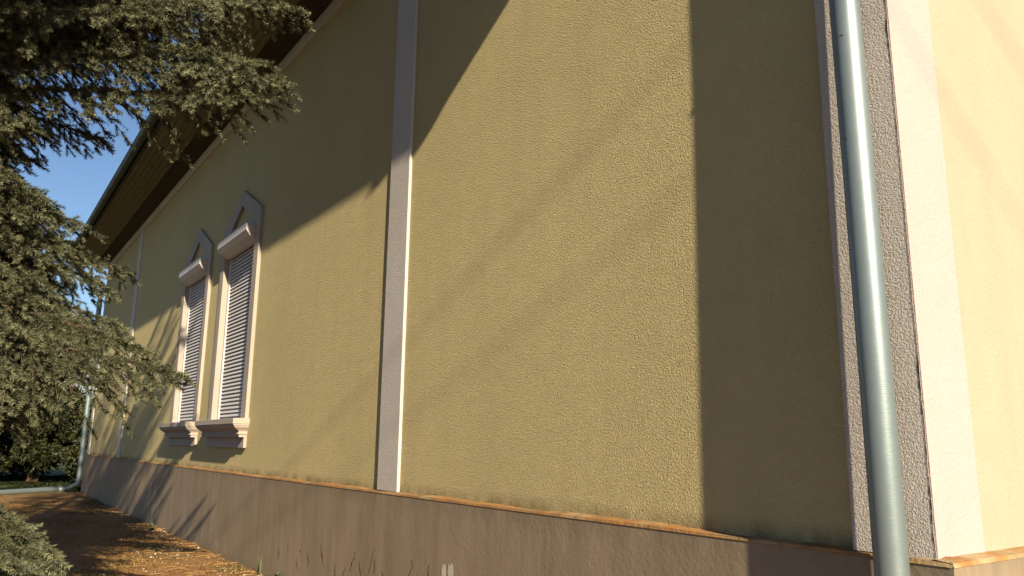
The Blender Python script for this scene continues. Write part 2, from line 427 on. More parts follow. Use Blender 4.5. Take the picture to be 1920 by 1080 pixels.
# half-round gutters along both eaves
def half_round(path_axis, fixed, a0, a1):
    q = MB(); R_ = 0.085; n = 12
    prof = []
    for i in range(n + 1):
        t = math.pi * i / n; prof.append((R_ * math.cos(t), -R_ * math.sin(t)))
    prof += [(p[0] * 0.94, p[1] * 0.94) for p in reversed(prof)]
    if path_axis == 'x': q.prism_x([(fixed + p[0], 7.30 + p[1]) for p in prof], a0, a1)
    else: q.prism_y([(fixed + p[0], 7.30 + p[1]) for p in prof], a0, a1)
    bead = 0.013
    if path_axis == 'x': q.tube([(a0, fixed - R_, 7.303), (a1, fixed - R_, 7.303)], bead, 8)
    else: q.tube([(fixed + R_, a0, 7.303), (fixed + R_, a1, 7.303)], bead, 8)
    return q
GY = -EO - 0.028 - 0.085
gut = hb(half_round('x', GY, ex0 - 0.1, ex1 + 0.19), 'gutter', GUTTERM, smooth=False)
hb(half_round('y', ex1 + 0.113, -EO - 0.19, DEPTH), 'gutter', GUTTERM)
w = MB(); x = ex0 + 0.4
while x < ex1:
    pts = [(x, GY - 0.091 * math.cos(t), 7.305 - 0.091 * math.sin(t)) for t in [math.pi * i / 8 for i in range(9)]]
    w.tube(pts, 0.006, 5); x += 0.95
sub_build(w, 'gutter_hook', GUTTERM, gut)['kind'] = 'stuff'
# hipped roof
w = MB(); e = 0.09; zr = 7.36
e1 = 0.16
A, B_, Cc, Dd = (ex0 - e, -EO - e, zr), (ex1 + e, -EO - e, zr), (ex1 + e, DEPTH + EO + e, zr), (ex0 - e, DEPTH + EO + e, zr)
hw = (DEPTH + 2 * (EO + e)) / 2; yc = DEPTH / 2; zt = zr + hw * 0.62
R1, R2 = (ex0 - e + hw, yc, zt), (ex1 + e - hw, yc, zt)
w.poly([A, B_, R2, R1]); w.poly([B_, Cc, R2]); w.poly([Cc, Dd, R1, R2]); w.poly([Dd, A, R1])
w.poly([A, Dd, Cc, B_])
hb(w, 'roof', TILE)
w = MB(); x = ex0 - e
while x < ex1 + e - 0.1:                    # rounded front edges of the bottom row of tiles
    w.tube([(x + 0.1, -EO - e - 0.02, zr - 0.002), (x + 0.1, -EO - e + 0.25, zr + 0.165)], 0.062, 6); x += 0.2
roof_edge = hb(w, 'eaves_tiles', TILE)

# ---- windows
def window(xa, xb, first):
    xm = (xa + xb) / 2
    win_mb = MB()
    # surround: trim frame with pointed head and a triangular opening (wall colour shows behind)
    tO, yF = 0.212, -0.050
    L, Rr = xa - tO, xb + tO
    sh, ap = 4.98, 5.50
    outer = [(L, ZS), (L, sh), (xm, ap), (Rr, sh), (Rr, ZS)]
    tri = [(xm - 0.56, 4.93), (xm + 0.56, 4.93), (xm, 5.245)]
    F = win_mb
    # front face pieces
    def quad(pts): F.poly([(x, yF, z) for x, z in pts])
    zb = 4.70                               # bottom edge of the head, above the shutter box
    quad([(L, ZS), (xa, ZS), (xa, zb), (L, zb)]); quad([(xb, ZS), (Rr, ZS), (Rr, zb), (xb, zb)])
    quad([(L, zb), (xa, zb), tri[0], (L, sh)]); quad([(xb, zb), (Rr, zb), (Rr, sh), tri[1]])
    quad([(xa, zb), (xb, zb), tri[1], tri[0]])
    quad([(L, sh), tri[0], tri[2], (xm, ap)]); quad([tri[1], (Rr, sh), (xm, ap), tri[2]])
    # outer sides
    for (p, q) in zip(outer[:-1], outer[1:]):
        F.poly([(p[0], 0.002, p[1]), (p[0], yF, p[1]), (q[0], yF, q[1]), (q[0], 0.002, q[1])])
    for i in range(3):
        p, q = tri[i], tri[(i + 1) % 3]
        F.poly([(p[0], yF, p[1]), (p[0], -0.001, p[1]), (q[0], -0.001, q[1]), (q[0], yF, q[1])])
    # reveals
    yR = 0.30
    F.poly([(xa, yF, ZS), (xa, yR, ZS), (xa, yR, zb), (xa, yF, zb)]); F.poly([(xb, yR, ZS), (xb, yF, ZS), (xb, yF, zb), (xb, yR, zb)])
    F.poly([(xa, yF, zb), (xa, yR, zb), (xb, yR, zb), (xb, yF, zb)])
    win = hb(F, 'window', SURROUND)
    # shutter curtain
    S = MB(); ys_ = 0.062; z = ZS + 0.01; pitch = 0.0585; x0, x1 = xa + 0.075, xb - 0.005
    prof = []
    while z < zb - 0.05:
        for (dz, dy) in ((0, 0.034), (0.0005, -0.004), (0.003, -0.010), (0.012, -0.009), (0.024, -0.004), (0.036, 0.002), (0.044, 0.010), (0.0445, 0.034)):
            prof.append((ys_ + dy, z + dz))
        z += pitch
    n0 = 0
    S.v = [(x0, y, q) for y, q in prof] + [(x1, y, q) for y, q in prof]; k = len(prof)
    S.f = [(i, i + 1, k + i + 1, k + i) for i in range(k - 1)]
    sub_build(S, 'roller_shutter', SLAT, win)
    G = MB(); G.box(xa + 0.002, xa + 0.078, 0.035, 0.10, ZS, zb); sub_build(G, 'guide_rail', SLAT, win, bevel=0.004)
    G = MB(); G.box(xb - 0.03, xb - 0.002, 0.035, 0.10, ZS, zb); sub_build(G, 'guide_rail', SLAT, win, bevel=0.004)
    G = MB(); G.box(xa + 0.002, xb - 0.002, 0.11, 0.13, ZS, zb - 0.002); sub_build(G, 'pane', CAVITY, win)
    # projecting shutter box with chamfered lower edge
    Bx = MB(); Bx.prism_x([(0.03, 4.765), (-0.18, 4.765), (-0.18, 4.665), (-0.125, 4.585), (-0.02, 4.52), (0.03, 4.52)], xa + 0.01, xb - 0.008)
    sub_build(Bx, 'shutter_box', BOXM, win)
    # moulded sill: slab, ovolo, fillet, apron
    hs = 1.08
    Sl = MB(); Sl.prism_x([(0.06, 1.925), (-0.225, 1.915), (-0.225, 1.84), (0.0, 1.84)][::-1], xm - hs, xm + hs)
    sill = sub_build(Sl, 'sill', SURROUND, win, bevel=0.004)
    # moulding mitred round the ends
    Mo = MB(); prof = [(0.212, 1.839), (0.212, 1.822)]
    for i in range(8):
        t = i / 7; prof.append((0.200 - 0.085 * (0.5 - 0.5 * math.cos(math.pi * t)) , 1.815 - 0.085 * t))
    prof += [(0.128, 1.722), (0.128, 1.700), (0.108, 1.697), (0.108, 1.662)]
    rings = []
    for (o_, z) in prof:
        s_ = hs - (0.225 - o_) * 0.62
        base = len(Mo.v); Mo.v += [(xm - s_, 0.002, z), (xm - s_, -o_, z), (xm + s_, -o_, z), (xm + s_, 0.002, z)]; rings.append(base)
    for a, b in zip(rings[:-1], rings[1:]):
        for q in range(3): Mo.f.append((a + q, b + q, b + q + 1, a + q + 1))
    Mo.f.append(tuple(rings[-1] + q for q in range(4)))
    Mo.build('sill_moulding', SURROUND, None).parent = win
    Ap = MB(); Ap.box(xm - hs + 0.075, xm + hs - 0.075, -0.040, 0.004, 1.515, 1.661)
    sub_build(Ap, 'apron', SURROUND, win, bevel=0.004)
    return win
for i, (xa, xb) in enumerate(OPEN):
    wn_ = window(xa, xb, i == 0)

# ---- downpipes
PR = 0.065; PX, PY = -1.820, -0.154
w = MB()
BX, BY = PX + 0.019, PY - 0.013          # the pipe leans slightly out of plumb towards its foot
pts = [(BX + 0.008, BY - 0.006, 0.02), (BX, BY, 1.05)]
w.tube(pts, PR + 0.004, 40)                                   # lower standpipe, socketed
w.tube([(BX, BY, 1.045), (BX, BY, 1.053)], PR + 0.0065, 40)
zt_ = 6.30
w.tube([(BX, BY, 1.045), (PX + 0.012, PY - 0.008, 2.6), (PX, PY, 4.0), (PX, PY, zt_)], PR, 40)
dp = hb(w, 'downpipe', ZINC, smooth=True)
em = dp.modifiers.new('edges', 'EDGE_SPLIT'); em.split_angle = math.radians(35)
tag(dp, label='large painted downpipe in front of the near corner')
w = MB()
def arc3(pts, n=6):
    """rounded polyline"""
    P = [Vector(p) for p in pts]; out = [P[0]]
    for i in range(1, len(P) - 1):
        a, b, c = P[i - 1], P[i], P[i + 1]; r = min(0.10, (a - b).length / 2, (c - b).length / 2)
        s = b + (a - b).normalized() * r; e_ = b + (c - b).normalized() * r
        for q in range(n + 1):
            t = q / n; out.append(s * (1 - t) ** 2 + b * 2 * t * (1 - t) + e_ * t * t)
    out.append(P[-1]); return out
w.tube(arc3([(PX, PY, zt_), (PX, PY, 6.72), (PX, GY + 0.2, 6.98), (PX, GY, 7.10), (PX, GY, 7.24)]), PR, 24)
o = sub_build(w, 'swan_neck', ZINC, dp, smooth=True)
for zc in (4.05, 1.30 + 0.0):
    if zc < 2: continue
    w = MB(); w.tube([(PX, PY, zc - 0.014), (PX, PY, zc + 0.014)], PR + 0.004, 40)
    w.box(PX - 0.008, PX + 0.008, PY + 0.06, -0.03, zc - 0.01, zc + 0.01)
    sub_build(w, 'pipe_bracket', ZINC, dp)
for (px_, pz_, a_) in [(0.4, 3.42, 0.006), (0.15, 2.93, 0.004), (0.1, 2.78, 0.0035), (0.3, 2.2, 0.003)]:   # rust nicks
    w = MB(); al = -math.pi / 2 + px_ * 1.2 - 0.3
    f_ = max(0.0, min(1.0, (4.0 - pz_) / 2.95)); cx_, cy_ = PX + 0.019 * f_, PY - 0.013 * f_
    c_ = Vector((cx_ + math.cos(al) * (PR + 0.0012), cy_ + math.sin(al) * (PR + 0.0012), pz_)); tx = Vector((-math.sin(al), math.cos(al), 0))
    w.poly([c_ + tx * a_ * 1.6 * math.cos(q) + Vector((0, 0, a_ * (0.6 + 0.3 * (q > 3)) * math.sin(q))) for q in [2 * math.pi * k_ / 8 for k_ in range(8)]])
    sub_build(w, 'rust_nick', CRACK_AND_SHADE, dp)
# far downpipe, elbow at its foot
w = MB(); fx, fy = -27.66, -0.13
w.tube(arc3([(fx, GY, 7.22), (fx, GY, 7.05), (fx, fy, 6.45), (fx, fy, 3.0), (fx, fy, 0.30), (fx - 0.25, fy - 0.25, 0.13)]), 0.075, 14)
dp2 = hb(w, 'downpipe', ZINC, smooth=True); tag(dp2, label='slim downpipe at the far corner ending in an elbow')
# drain pipe lying on the lawn
w = MB(); P0 = [(-28.1, -0.45, 0.11), (-28.0, -0.9, 0.10), (-27.5, -1.5, 0.10), (-26.9, -2.2, 0.10), (-26.2, -3.2, 0.10), (-25.6, -4.6, 0.10)]
w.tube(arc3(P0), 0.085, 14); w.tube([P0[0], (-27.95, -0.62, 0.11)], 0.098, 14)
tag(w.build('drain_pipe', ZINC, smooth=True), 'grey drain pipe lying on the grass away from the far corner', 'pipe')

# ------------------------------------------------------------------ foliage builders (numpy)
rng = np.random.default_rng(5)
def np_mesh(name, V, F, mat, tint=None, parent=None, smooth=False):
    me = bpy.data.meshes.new(name); V = np.asarray(V, np.float32); F = np.asarray(F, np.int32)
    me.vertices.add(len(V)); me.vertices.foreach_set('co', V.ravel())
    k = F.shape[1]
    me.loops.add(F.size); me.loops.foreach_set('vertex_index', F.ravel())
    me.polygons.add(len(F)); me.polygons.foreach_set('loop_start', np.arange(0, F.size, k, dtype=np.int32))
    me.polygons.foreach_set('loop_total', np.full(len(F), k, np.int32))
    if tint is not None:
        a = me.attributes.new('tint', 'FLOAT', 'POINT'); a.data.foreach_set('value', np.asarray(tint, np.float32))
    me.update(); me.validate()
    me.materials.append(mat)
    o = bpy.data.objects.new(name, me); C.objects.link(o)
    if parent is not None: 
        o.parent = parent; o.matrix_parent_inverse = Matrix.Translation(-Vector(parent.location))
    return o
def norm(a): return a / (np.linalg.norm(a, axis=-1, keepdims=True) + 1e-9)
def needles(O, Dv, L, tint, per=26, nl=0.036, nw=0.008):
    """bottle-brush twigs: O origins, Dv directions, L lengths -> triangles"""
    n = len(O); Dv = norm(Dv)
    ref = norm(np.cross(Dv, rng.normal(size=(n, 3)))); bi = np.cross(Dv, ref)
    s = (np.arange(per) + 0.5) / per
    s = np.clip(s[None, :] + rng.uniform(-0.03, 0.03, (n, per)), 0, 1)
    ph = np.arange(per)[None, :] * 2.4 + rng.uniform(0, 6.28, (n, 1))
    rad = ref[:, None] * np.cos(ph)[..., None] + bi[:, None] * np.sin(ph)[..., None]
    base = O[:, None] + Dv[:, None] * (s * L[:, None])[..., None]
    ln = nl * (1 - 0.25 * s ** 3) * rng.uniform(0.8, 1.2, (n, per))
    nd = norm(Dv[:, None] * rng.uniform(0.45, 0.95, (n, per))[..., None] + rad)
    tip = base + nd * ln[..., None]
    side = norm(np.cross(nd, rng.normal(size=(n, per, 3)))) * (nw * 0.5)
    V = np.stack([base - side, base + side, tip + side * 0.4], 2).reshape(-1, 3)
    F = np.arange(len(V)).reshape(-1, 3)
    T = np.repeat(np.clip(tint[:, None] + 0.35 * (s - 0.4) + rng.uniform(-0.1, 0.1, (n, per)), 0, 1).ravel(), 3)
    # stem strips
    A = O; Bp = O + Dv * L[:, None]; w0 = ref * 0.007; 
    V2 = np.stack([A - w0, A + w0, Bp], 1).reshape(-1, 3); w1 = bi * 0.007
    V3 = np.stack([A - w1, A + w1, Bp], 1).reshape(-1, 3)
    F2 = np.arange(len(V2) + len(V3)).reshape(-1, 3) + len(V)
    T2 = np.zeros(len(V2) + len(V3))
    return np.concatenate([V, V2, V3]), np.concatenate([F, F2]), np.concatenate([T, T2])

def spruce(trunk, height, base_r, branches, name_label, name='spruce_tree', per=46, nl=0.032, nw=0.0066, seed=3):
    """branches: list of (root z, tip xyz, droop, density)"""
    r = np.random.default_rng(seed)
    t = empty(name, trunk, name_label, 'tree')
    m = MB(); T0 = Vector(trunk)
    zs = np.linspace(-0.2, height, 14)
    m.tube([(T0.x + 0.03 * math.sin(z), T0.y + 0.03 * math.cos(z * 1.3), z) for z in zs], [base_r * (1 - 0.95 * max(z, 0) / height) * (1.25 if z < 0.2 else 1) for z in zs], 12)
    m.build('trunk', BARK, t, smooth=True)
    wood = MB(); Os, Ds, Ls, Ts = [], [], [], []
    for (rz, tip, droop, dens) in branches:
        r = np.random.default_rng(int(abs(tip[0]) * 1000) * 7 + int(abs(tip[1]) * 1000) * 13 + int(tip[2] * 1000))
        A = np.array([trunk[0], trunk[1], rz]); E = np.array(tip, float)
        L = np.linalg.norm(E - A)
        mid = A * 0.5 + E * 0.5 + np.array([0, 0, droop * L]) + r.normal(size=3) * 0.04 * L
        tt = np.linspace(0, 1, 11)[:, None]
        curve = lambda q: A * (1 - q) ** 2 + mid * 2 * q * (1 - q) + E * q ** 2
        P = curve(tt)
        rad = 0.008 + 0.006 * L
        wood.tube([tuple(p) for p in P], [max(0.004, rad * (1 - q)) for q in tt[:, 0]], 5, caps=False)
        step = 0.066 / dens
        ns = int(L * 0.88 / step)
        for i in range(ns):
            q = 1 - (i + 0.3) * step / L
            if q < 0.12: break
            p = curve(np.array([q]))[0] if False else (A * (1 - q) ** 2 + mid * 2 * q * (1 - q) + E * q ** 2)
            tan = norm((mid - A) * 2 * (1 - q) + (E - mid) * 2 * q)
            sidev = norm(np.cross(tan, [0, 0, 1.0])) * (1 if i % 2 else -1)
            sl = (0.16 + 0.52 * min(1.0, (1 - q) * L / 1.1)) * r.uniform(0.65, 1.15)
            if q < 0.4: sl *= q / 0.4 + 0.15
            if 3.5 < tip[2] < 6.5: sl *= 0.66          # the upper boughs carry shorter side shoots
            hang = r.uniform(0.25, 0.9) * min(1, (1 - q) * L / 0.6)
            dvec = norm(tan * r.uniform(0.55, 0.95) + sidev * r.uniform(0.5, 1.0) + np.array([0, 0, -hang]))
            # secondary curve, bending slightly downwards then out
            nt = max(2, int(sl / 0.042)); 
            sag = np.array([0, 0, -0.25 * sl])
            for j in range(nt):
                u = (j + 0.6) / nt
                pp = p + dvec * sl * u + sag * u * u
                td = norm(dvec + sag * 2 * u / sl * 0.5)
                sv = norm(np.cross(td, [0, 0, 1.0]) + r.normal(size=3) * 0.35) * (1 if j % 2 else -1)
                Os.append(pp); Ds.append(norm(td * 0.9 + sv * 0.75 + np.array([0, 0, r.uniform(-0.45, 0.12)])))
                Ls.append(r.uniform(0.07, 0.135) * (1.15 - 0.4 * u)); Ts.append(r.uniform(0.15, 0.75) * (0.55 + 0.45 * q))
            e_ = p + dvec * sl + sag
            Os.append(e_ - norm(dvec) * 0.03); Ds.append(norm(dvec + sag / sl)); Ls.append(r.uniform(0.08, 0.13)); Ts.append(0.8 * r.uniform(0.7, 1))
            Os.append(p + dvec * sl * 0.1); Ds.append(dvec + sag / sl * 0.3); Ls.append(sl * 0.9); Ts.append(0.3)
            if sl > 0.3: wood.tube([tuple(p), tuple(p + dvec * sl * 0.5 + sag * 0.25), tuple(e_)], [0.006, 0.004, 0.002], 4, caps=False)
        Os.append(E - norm(E - mid) * 0.05); Ds.append(norm(E - mid)); Ls.append(0.15); Ts.append(0.9)
        for j in range(int(L * 0.8 / 0.022)):       # needles clothing the leader itself
            q = 1 - (j * 0.022) / L
            p = A * (1 - q) ** 2 + mid * 2 * q * (1 - q) + E * q ** 2
            tan = norm((mid - A) * 2 * (1 - q) + (E - mid) * 2 * q)
            Os.append(p); Ds.append(norm(tan + r.normal(size=3) * 0.55)); Ls.append(r.uniform(0.06, 0.10)); Ts.append(0.35)
    wood.build('branches', BARK, t, smooth=True)
    V, F, T = needles(np.array(Os), np.array(Ds), np.array(Ls), np.array(Ts), per, nl, nw)
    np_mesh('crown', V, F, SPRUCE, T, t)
    print(name, 'twigs', len(Os), 'tris', len(F))
    return t

# near spruce: its tips are real points in space, trunk stands left of the camera's view
TX, TY = -7.4, -4.15
tips = [(-4.92,-1.7,4.54),(-6.69,-1.9,5.64),(-6.43,-2.2,4.9),(-6.95,-2.3,5.73),(-7.2,-2.5,5.7),(-6.61,-1.7,5.78),(-6.0,-2.3,5.3),(-6.9,-2.95,5.2),(-7.1,-2.3,3.0),(-7.3,-2.58,3.16),(-7.19,-2.4,2.85),(-6.96,-2.3,2.51),(-6.2,-2.25,2.26),(-5.68,-2.1,2.05),(-6.92,-2.42,2.12),(-7.2,-2.6,2.12),(-6.6,-2.92,2.6),(-6.8,-2.93,2.95),(-6.4,-2.95,2.3),(-7.0,-2.68,2.5),(-7.0,-2.74,1.8),(-6.6,-2.98,1.9),(-7.3,-2.75,2.75),(-6.9,-2.7,3.3),(-6.7,-2.95,3.4),(-7.2,-2.5,2.55),(-6.5,-2.6,2.35),(-5.6,-2.86,1.02),(-6.0,-2.95,1.05),(-5.6,-2.85,0.6),(-7.6,-2.17,5.61),(-7.47,-3.26,5.05),(-5.65,-2.3,5.01),(-7.51,-2.37,6.34),(-6.22,-3.42,4.41),(-5.77,-2.85,4.87),(-6.85,-2.76,4.92),(-7.06,-2.93,5.32),(-6.66,-2.32,5.65),(-7.33,-3.2,5.59),(-6.67,-3.28,5.31),(-5.94,-2.83,4.65),(-6.37,-2.92,5.29),(-6.36,-2.66,4.88),(-7.14,-1.76,5.95),(-6.84,-3.53,4.89),(-6.45,-3.49,4.98),(-6.26,-2.3,5.18),(-6.41,-3.41,4.62),(-6.15,-2.02,5.56),(-6.24,-3.46,4.39),(-5.65,-3.18,4.38),(-6.79,-3.4,4.08),(-7.52,-3.01,5.79),(-6.97,-2.5,5.47),(-7.11,-3.38,5.23),(-7.03,-3.46,4.46),(-6.43,-3.02,5.42),(-6.97,-1.81,5.49),(-5.97,-2.46,4.86),(-7.53,-2.74,5.89),(-7.26,-2.6,5.9),(-7.22,-3.06,3.54),(-6.69,-2.62,2.46),(-6.52,-2.96,2.73),(-6.52,-2.94,2.06),(-6.88,-3.1,2.53),(-6.6,-3.25,2.86),(-6.95,-3.26,3.36),(-7.18,-3.14,3.02),(-7.14,-2.88,3.16),(-7.51,-3.04,3.22),(-7.15,-3.05,2.14),(-7.28,-2.83,2.58),(-6.72,-3.24,3.07),(-7.01,-3.19,3.67),(-7.46,-3.23,2.45),(-6.96,-2.84,2.94),(-7.2,-2.89,3.46),(-7.5,-3.11,2.75),(-7.1,-3.15,3.32),(-7.49,-3.25,3.69),(-7.41,-2.58,2.37),(-6.87,-2.73,2.58),(-7.5,-3.1,3.55),(-6.86,-2.85,2.29),(-6.46,-3.28,3.12),(-6.51,-2.8,3.01),(-7.19,-3.39,3.7),(-6.88,-2.89,3.36),(-6.83,-2.96,2.44),(-6.89,-2.87,2.31),(-7.36,-2.74,2.45),(-7.09,-2.89,2.67),(-7.4,-3.03,3.35),(-7.44,-2.94,2.3),(-7.3,-2.99,4.08),(-6.94,-3.29,4.33),(-7.68,-3.11,4.01),(-7.21,-3.24,4.08),(-7.43,-3.33,3.83),(-7.51,-3.36,3.94),(-7.01,-3.35,4.04),(-7.46,-3.23,4.55),(-7.48,-3.46,4.35),(-7.03,-3.17,4.2),(-7.7,-3.1,4.27),(-7.15,-3.31,4.24),(-5.61,-3.02,0.86),(-5.76,-2.93,0.73),(-4.95,-2.98,0.97),(-5.47,-3.1,0.74),(-5.53,-2.84,0.86),(-5.71,-3.0,0.67),(-5.58,-3.14,1.02),(-5.58,-3.11,0.76),(-7.11,-3.18,4.98),(-6.75,-3.3,4.55),(-6.96,-3.34,4.35),(-6.68,-3.19,4.15),(-6.65,-3.3,3.9),(-7.32,-3.17,3.98),(-7.38,-2.96,5.29),(-6.4,-2.79,4.91),(-7.09,-2.51,5.41),(-7.12,-2.24,5.47),(-6.84,-3.33,3.66),(-6.4,-3.18,3.44),(-6.7,-3.0,4.76),(-6.81,-2.86,4.91),(-7.12,-2.64,5.07),(-6.17,-2.55,4.71),(-7.29,-2.2,5.4),(-6.65,-2.14,5.17),(-4.99,-2.29,4.4),(-5.73,-2.0,4.91),(-6.5,-2.58,4.76),(-6.81,-2.05,5.12),(-6.39,-3.1,4.71),(-6.71,-2.93,5.07),(-6.36,-2.65,4.9),(-5.59,-2.09,4.59),(-7.16,-3.14,4.63),(-6.1,-3.32,4.46),(-6.53,-3.21,4.57),(-6.29,-3.38,4.28),(-6.8,-3.32,4.17),(-6.33,-3.14,3.83),(-7.17,-3.24,3.87),(-6.92,-3.06,3.75),(-6.42,-3.36,3.81),(-6.36,-3.03,3.18),(-6.75,-3.09,3.06),(-7.19,-2.87,2.88),(-6.95,-3.0,2.65),(-7.03,-2.76,2.78),(-6.93,-2.79,2.34),(-6.25,-3.03,2.32),(-7.04,-2.56,2.37),(-6.15,-3.06,2.06),(-6.16,-2.89,1.89),(-5.75,-1.63,4.49),(-7.0,-2.59,4.05),(-4.9,-1.77,3.97),(-5.0,-1.77,3.9),(-5.3,-1.97,4.25),(-5.3,-2.81,0.99),(-5.1,-2.8,0.92)]
br = []
rb = random.Random(2)
for (x, y, z) in tips:
    L = math.hypot(x - TX, y - TY)
    up = 0.10 * L if z > 3.6 else 0.22 * L
    br.append((z + up + (0.25 if z < 1.2 else 0), (x, y, z), 0.07, 1.0))
# rest of the crown: all round the trunk away from the view, and everything above the frame
HT = 13.2
for i in range(150):
    z = 0.7 + 12.0 * (i / 150) ** 0.85
    a = i * 2.39996 + rb.uniform(-0.2, 0.2)
    R_ = 2.6 * (1 - z / HT) ** 0.75 + 0.25
    R_ *= rb.uniform(0.85, 1.1)
    x, y = TX + math.cos(a) * R_, TY + math.sin(a) * R_
    if z < 6.6 and y > -3.35 and x < -3.0: continue
    br.append((z + 0.12 * R_, (x, y, z - 0.05 * R_), 0.05, 0.55))
# upper boughs above the picture: first row towards the house, second added for shade
for (x, y, z) in [(-5.3, -2.0, 6.6), (-6.0, -2.2, 7.2), (-6.4, -1.9, 7.6), (-5.9, -2.4, 8.1), (-6.8, -2.3, 8.6), (-6.5, -2.7, 9.0), (-7.3, -2.5, 8.2), (-7.6, -2.3, 7.4),
                  (-4.3, -3.0, 5.7), (-4.6, -3.3, 6.1), (-4.9, -2.9, 6.3), (-4.2, -3.4, 6.5), (-5.2, -3.2, 6.9), (-4.7, -3.7, 7.0), (-4.1, -3.9, 5.9), (-4.8, -2.7, 5.6), (-3.9, -3.5, 6.2), (-4.5, -3.0, 7.2), (-5.0, -3.5, 5.5)]:
    br.append((z + 0.3, (x, y, z), 0.05, 0.8))
rs = random.Random(21)
SHADE = [(-4.65,-3.65,5.0),(-4.9,-2.54,5.43),(-4.46,-3.02,6.07),(-4.42,-3.99,6.03),(-5.05,-2.46,5.51),(-4.75,-3.05,5.35),(-4.84,-3.26,5.07),(-5.26,-3.7,5.03),(-4.56,-3.3,5.6),(-5.59,-2.99,5.64),(-4.67,-3.58,6.42),(-5.14,-3.82,5.46),(-4.47,-2.93,6.63),(-4.65,-3.76,5.55),(-4.38,-3.87,6.07),(-4.26,-3.05,6.11),(-5.19,-3.4,5.52),(-4.61,-3.75,6.67),(-5.94,-3.41,5.6),(-4.23,-3.22,5.65),(-4.33,-3.14,5.35),(-4.69,-3.87,5.79),(-5.39,-3.71,5.98),(-4.95,-3.34,5.49),(-4.05,-3.98,5.48),(-5.47,-2.86,6.02),(-3.94,-3.19,6.23),(-4.94,-3.11,5.2),(-4.39,-3.1,4.86),(-4.39,-3.52,6.33),(-5.08,-3.03,6.16),(-4.27,-3.42,6.29),(-4.54,-2.78,5.42),(-4.17,-3.24,5.45),(-5.38,-2.58,5.07),(-4.35,-3.18,4.93),(-4.94,-3.33,5.97),(-4.31,-3.7,5.67),(-4.19,-3.04,5.54),(-5.45,-3.01,6.06),(-4.98,-2.74,5.33),(-5.39,-3.75,5.48),(-4.78,-3.58,5.64),(-5.7,-3.19,6.24),(-4.34,-3.16,5.47),(-5.01,-2.89,5.46),(-4.75,-3.63,5.03),(-4.34,-2.73,5.79),(-4.81,-3.73,5.65),(-4.26,-3.4,5.72),(-4.65,-3.2,5.6),(-4.06,-3.49,6.26),(-4.01,-3.14,5.91),(-3.98,-3.54,5.94),(-4.39,-3.13,5.47),(-4.61,-2.89,5.43),(-4.29,-3.39,6.9),(-4.75,-3.97,6.51),(-5.44,-2.65,5.25),(-4.38,-3.64,5.47)]
for (x, y, z) in SHADE:                 # heavy boughs above the picture that keep the upper left in shade
    br.append((z + 0.3, (x, y, z), 0.05, 1.3))
for i in range(12):
    br.append((rs.uniform(7.5, 11.0), (rs.uniform(-7.2, -5.2), rs.uniform(-2.9, -1.8), rs.uniform(7.0, 10.5)), 0.05, 1.2))
spruce((TX, TY, 0), HT, 0.21, br, 'large blue spruce whose boughs hang in front of the eaves on the left')

# ------------------------------------------------------------------ background shrubs and trees
def leafy(name, label, loc, rx, ry, rz, n, leaf, mat, cat='bush', group=None, seed=1, lobes=26, trunk_h=0.4):
    r = np.random.default_rng(seed)
    t = empty(name, loc, label, cat, group)
    L0 = np.array(loc)
    c = r.normal(size=(lobes, 3)); c = norm(c) * r.uniform(0.25, 0.8, (lobes, 1))
    c[:, 2] = np.abs(c[:, 2]) * 1.0
    c = c * np.array([rx, ry, rz * 0.95]); c[:, 2] += 0.16 * rz
    sz = r.uniform(0.20, 0.38, lobes) * min(rx, ry, rz)
    idx = r.integers(0, lobes, n); d = norm(r.normal(size=(n, 3)))
    P = c[idx] + d * (sz[idx] * r.uniform(0.55, 1.1, n) ** 0.5)[:, None] + r.normal(size=(n, 3)) * 0.05
    P[:, 2] = np.abs(P[:, 2]); P += L0
    a = norm(r.normal(size=(n, 3)) + d * 0.6); b = norm(np.cross(a, r.normal(size=(n, 3))))
    s = leaf * r.uniform(0.6, 1.3, n)[:, None]
    V = np.stack([P - a * s, P + b * s * 0.45, P + a * s, P - b * s * 0.45], 1).reshape(-1, 3)
    F = np.arange(len(V)).reshape(-1, 4)
    tn = np.repeat(np.clip(r.uniform(0, 1, n) ** 2 * 1.1, 0, 1), 4)
    np_mesh('crown', V, F, mat, tn, t)
    m = MB()
    for q in range(9):
        k = c[r.integers(0, lobes)] + L0
        m.tube([(loc[0] + r.uniform(-.1, .1), loc[1] + r.uniform(-.1, .1), -0.1), tuple((L0 * 0.5 + k * 0.5) + r.normal(size=3) * 0.1), tuple(k)], [0.07, 0.04, 0.012], 6)
    m.build('trunk', BARK, t)
    return t
leafy('evergreen_bush', 'tall dark green bush beyond the far corner beside the downpipe', (-33.5, -1.0, 0), 1.7, 1.15, 4.6, 30000, 0.075, HEDGE, seed=1, lobes=60)
leafy('evergreen_bush', 'low dark bush behind the end of the drain pipe at left edge', (-32.5, -3.1, 0), 1.7, 1.4, 4.4, 32000, 0.075, HEDGE, seed=2, lobes=50)
leafy('evergreen_bush', 'broad dark evergreen mass filling the gap behind the other bushes', (-37.5, -2.2, 0), 3.2, 4.2, 5.0, 42000, 0.11, HEDGE, seed=12, lobes=90)
leafy('evergreen_bush', 'yellowish green bush leaning against the far downpipe', (-31.2, 0.55, 0), 0.9, 0.9, 3.4, 11000, 0.07, HEDGE, seed=6, lobes=34)

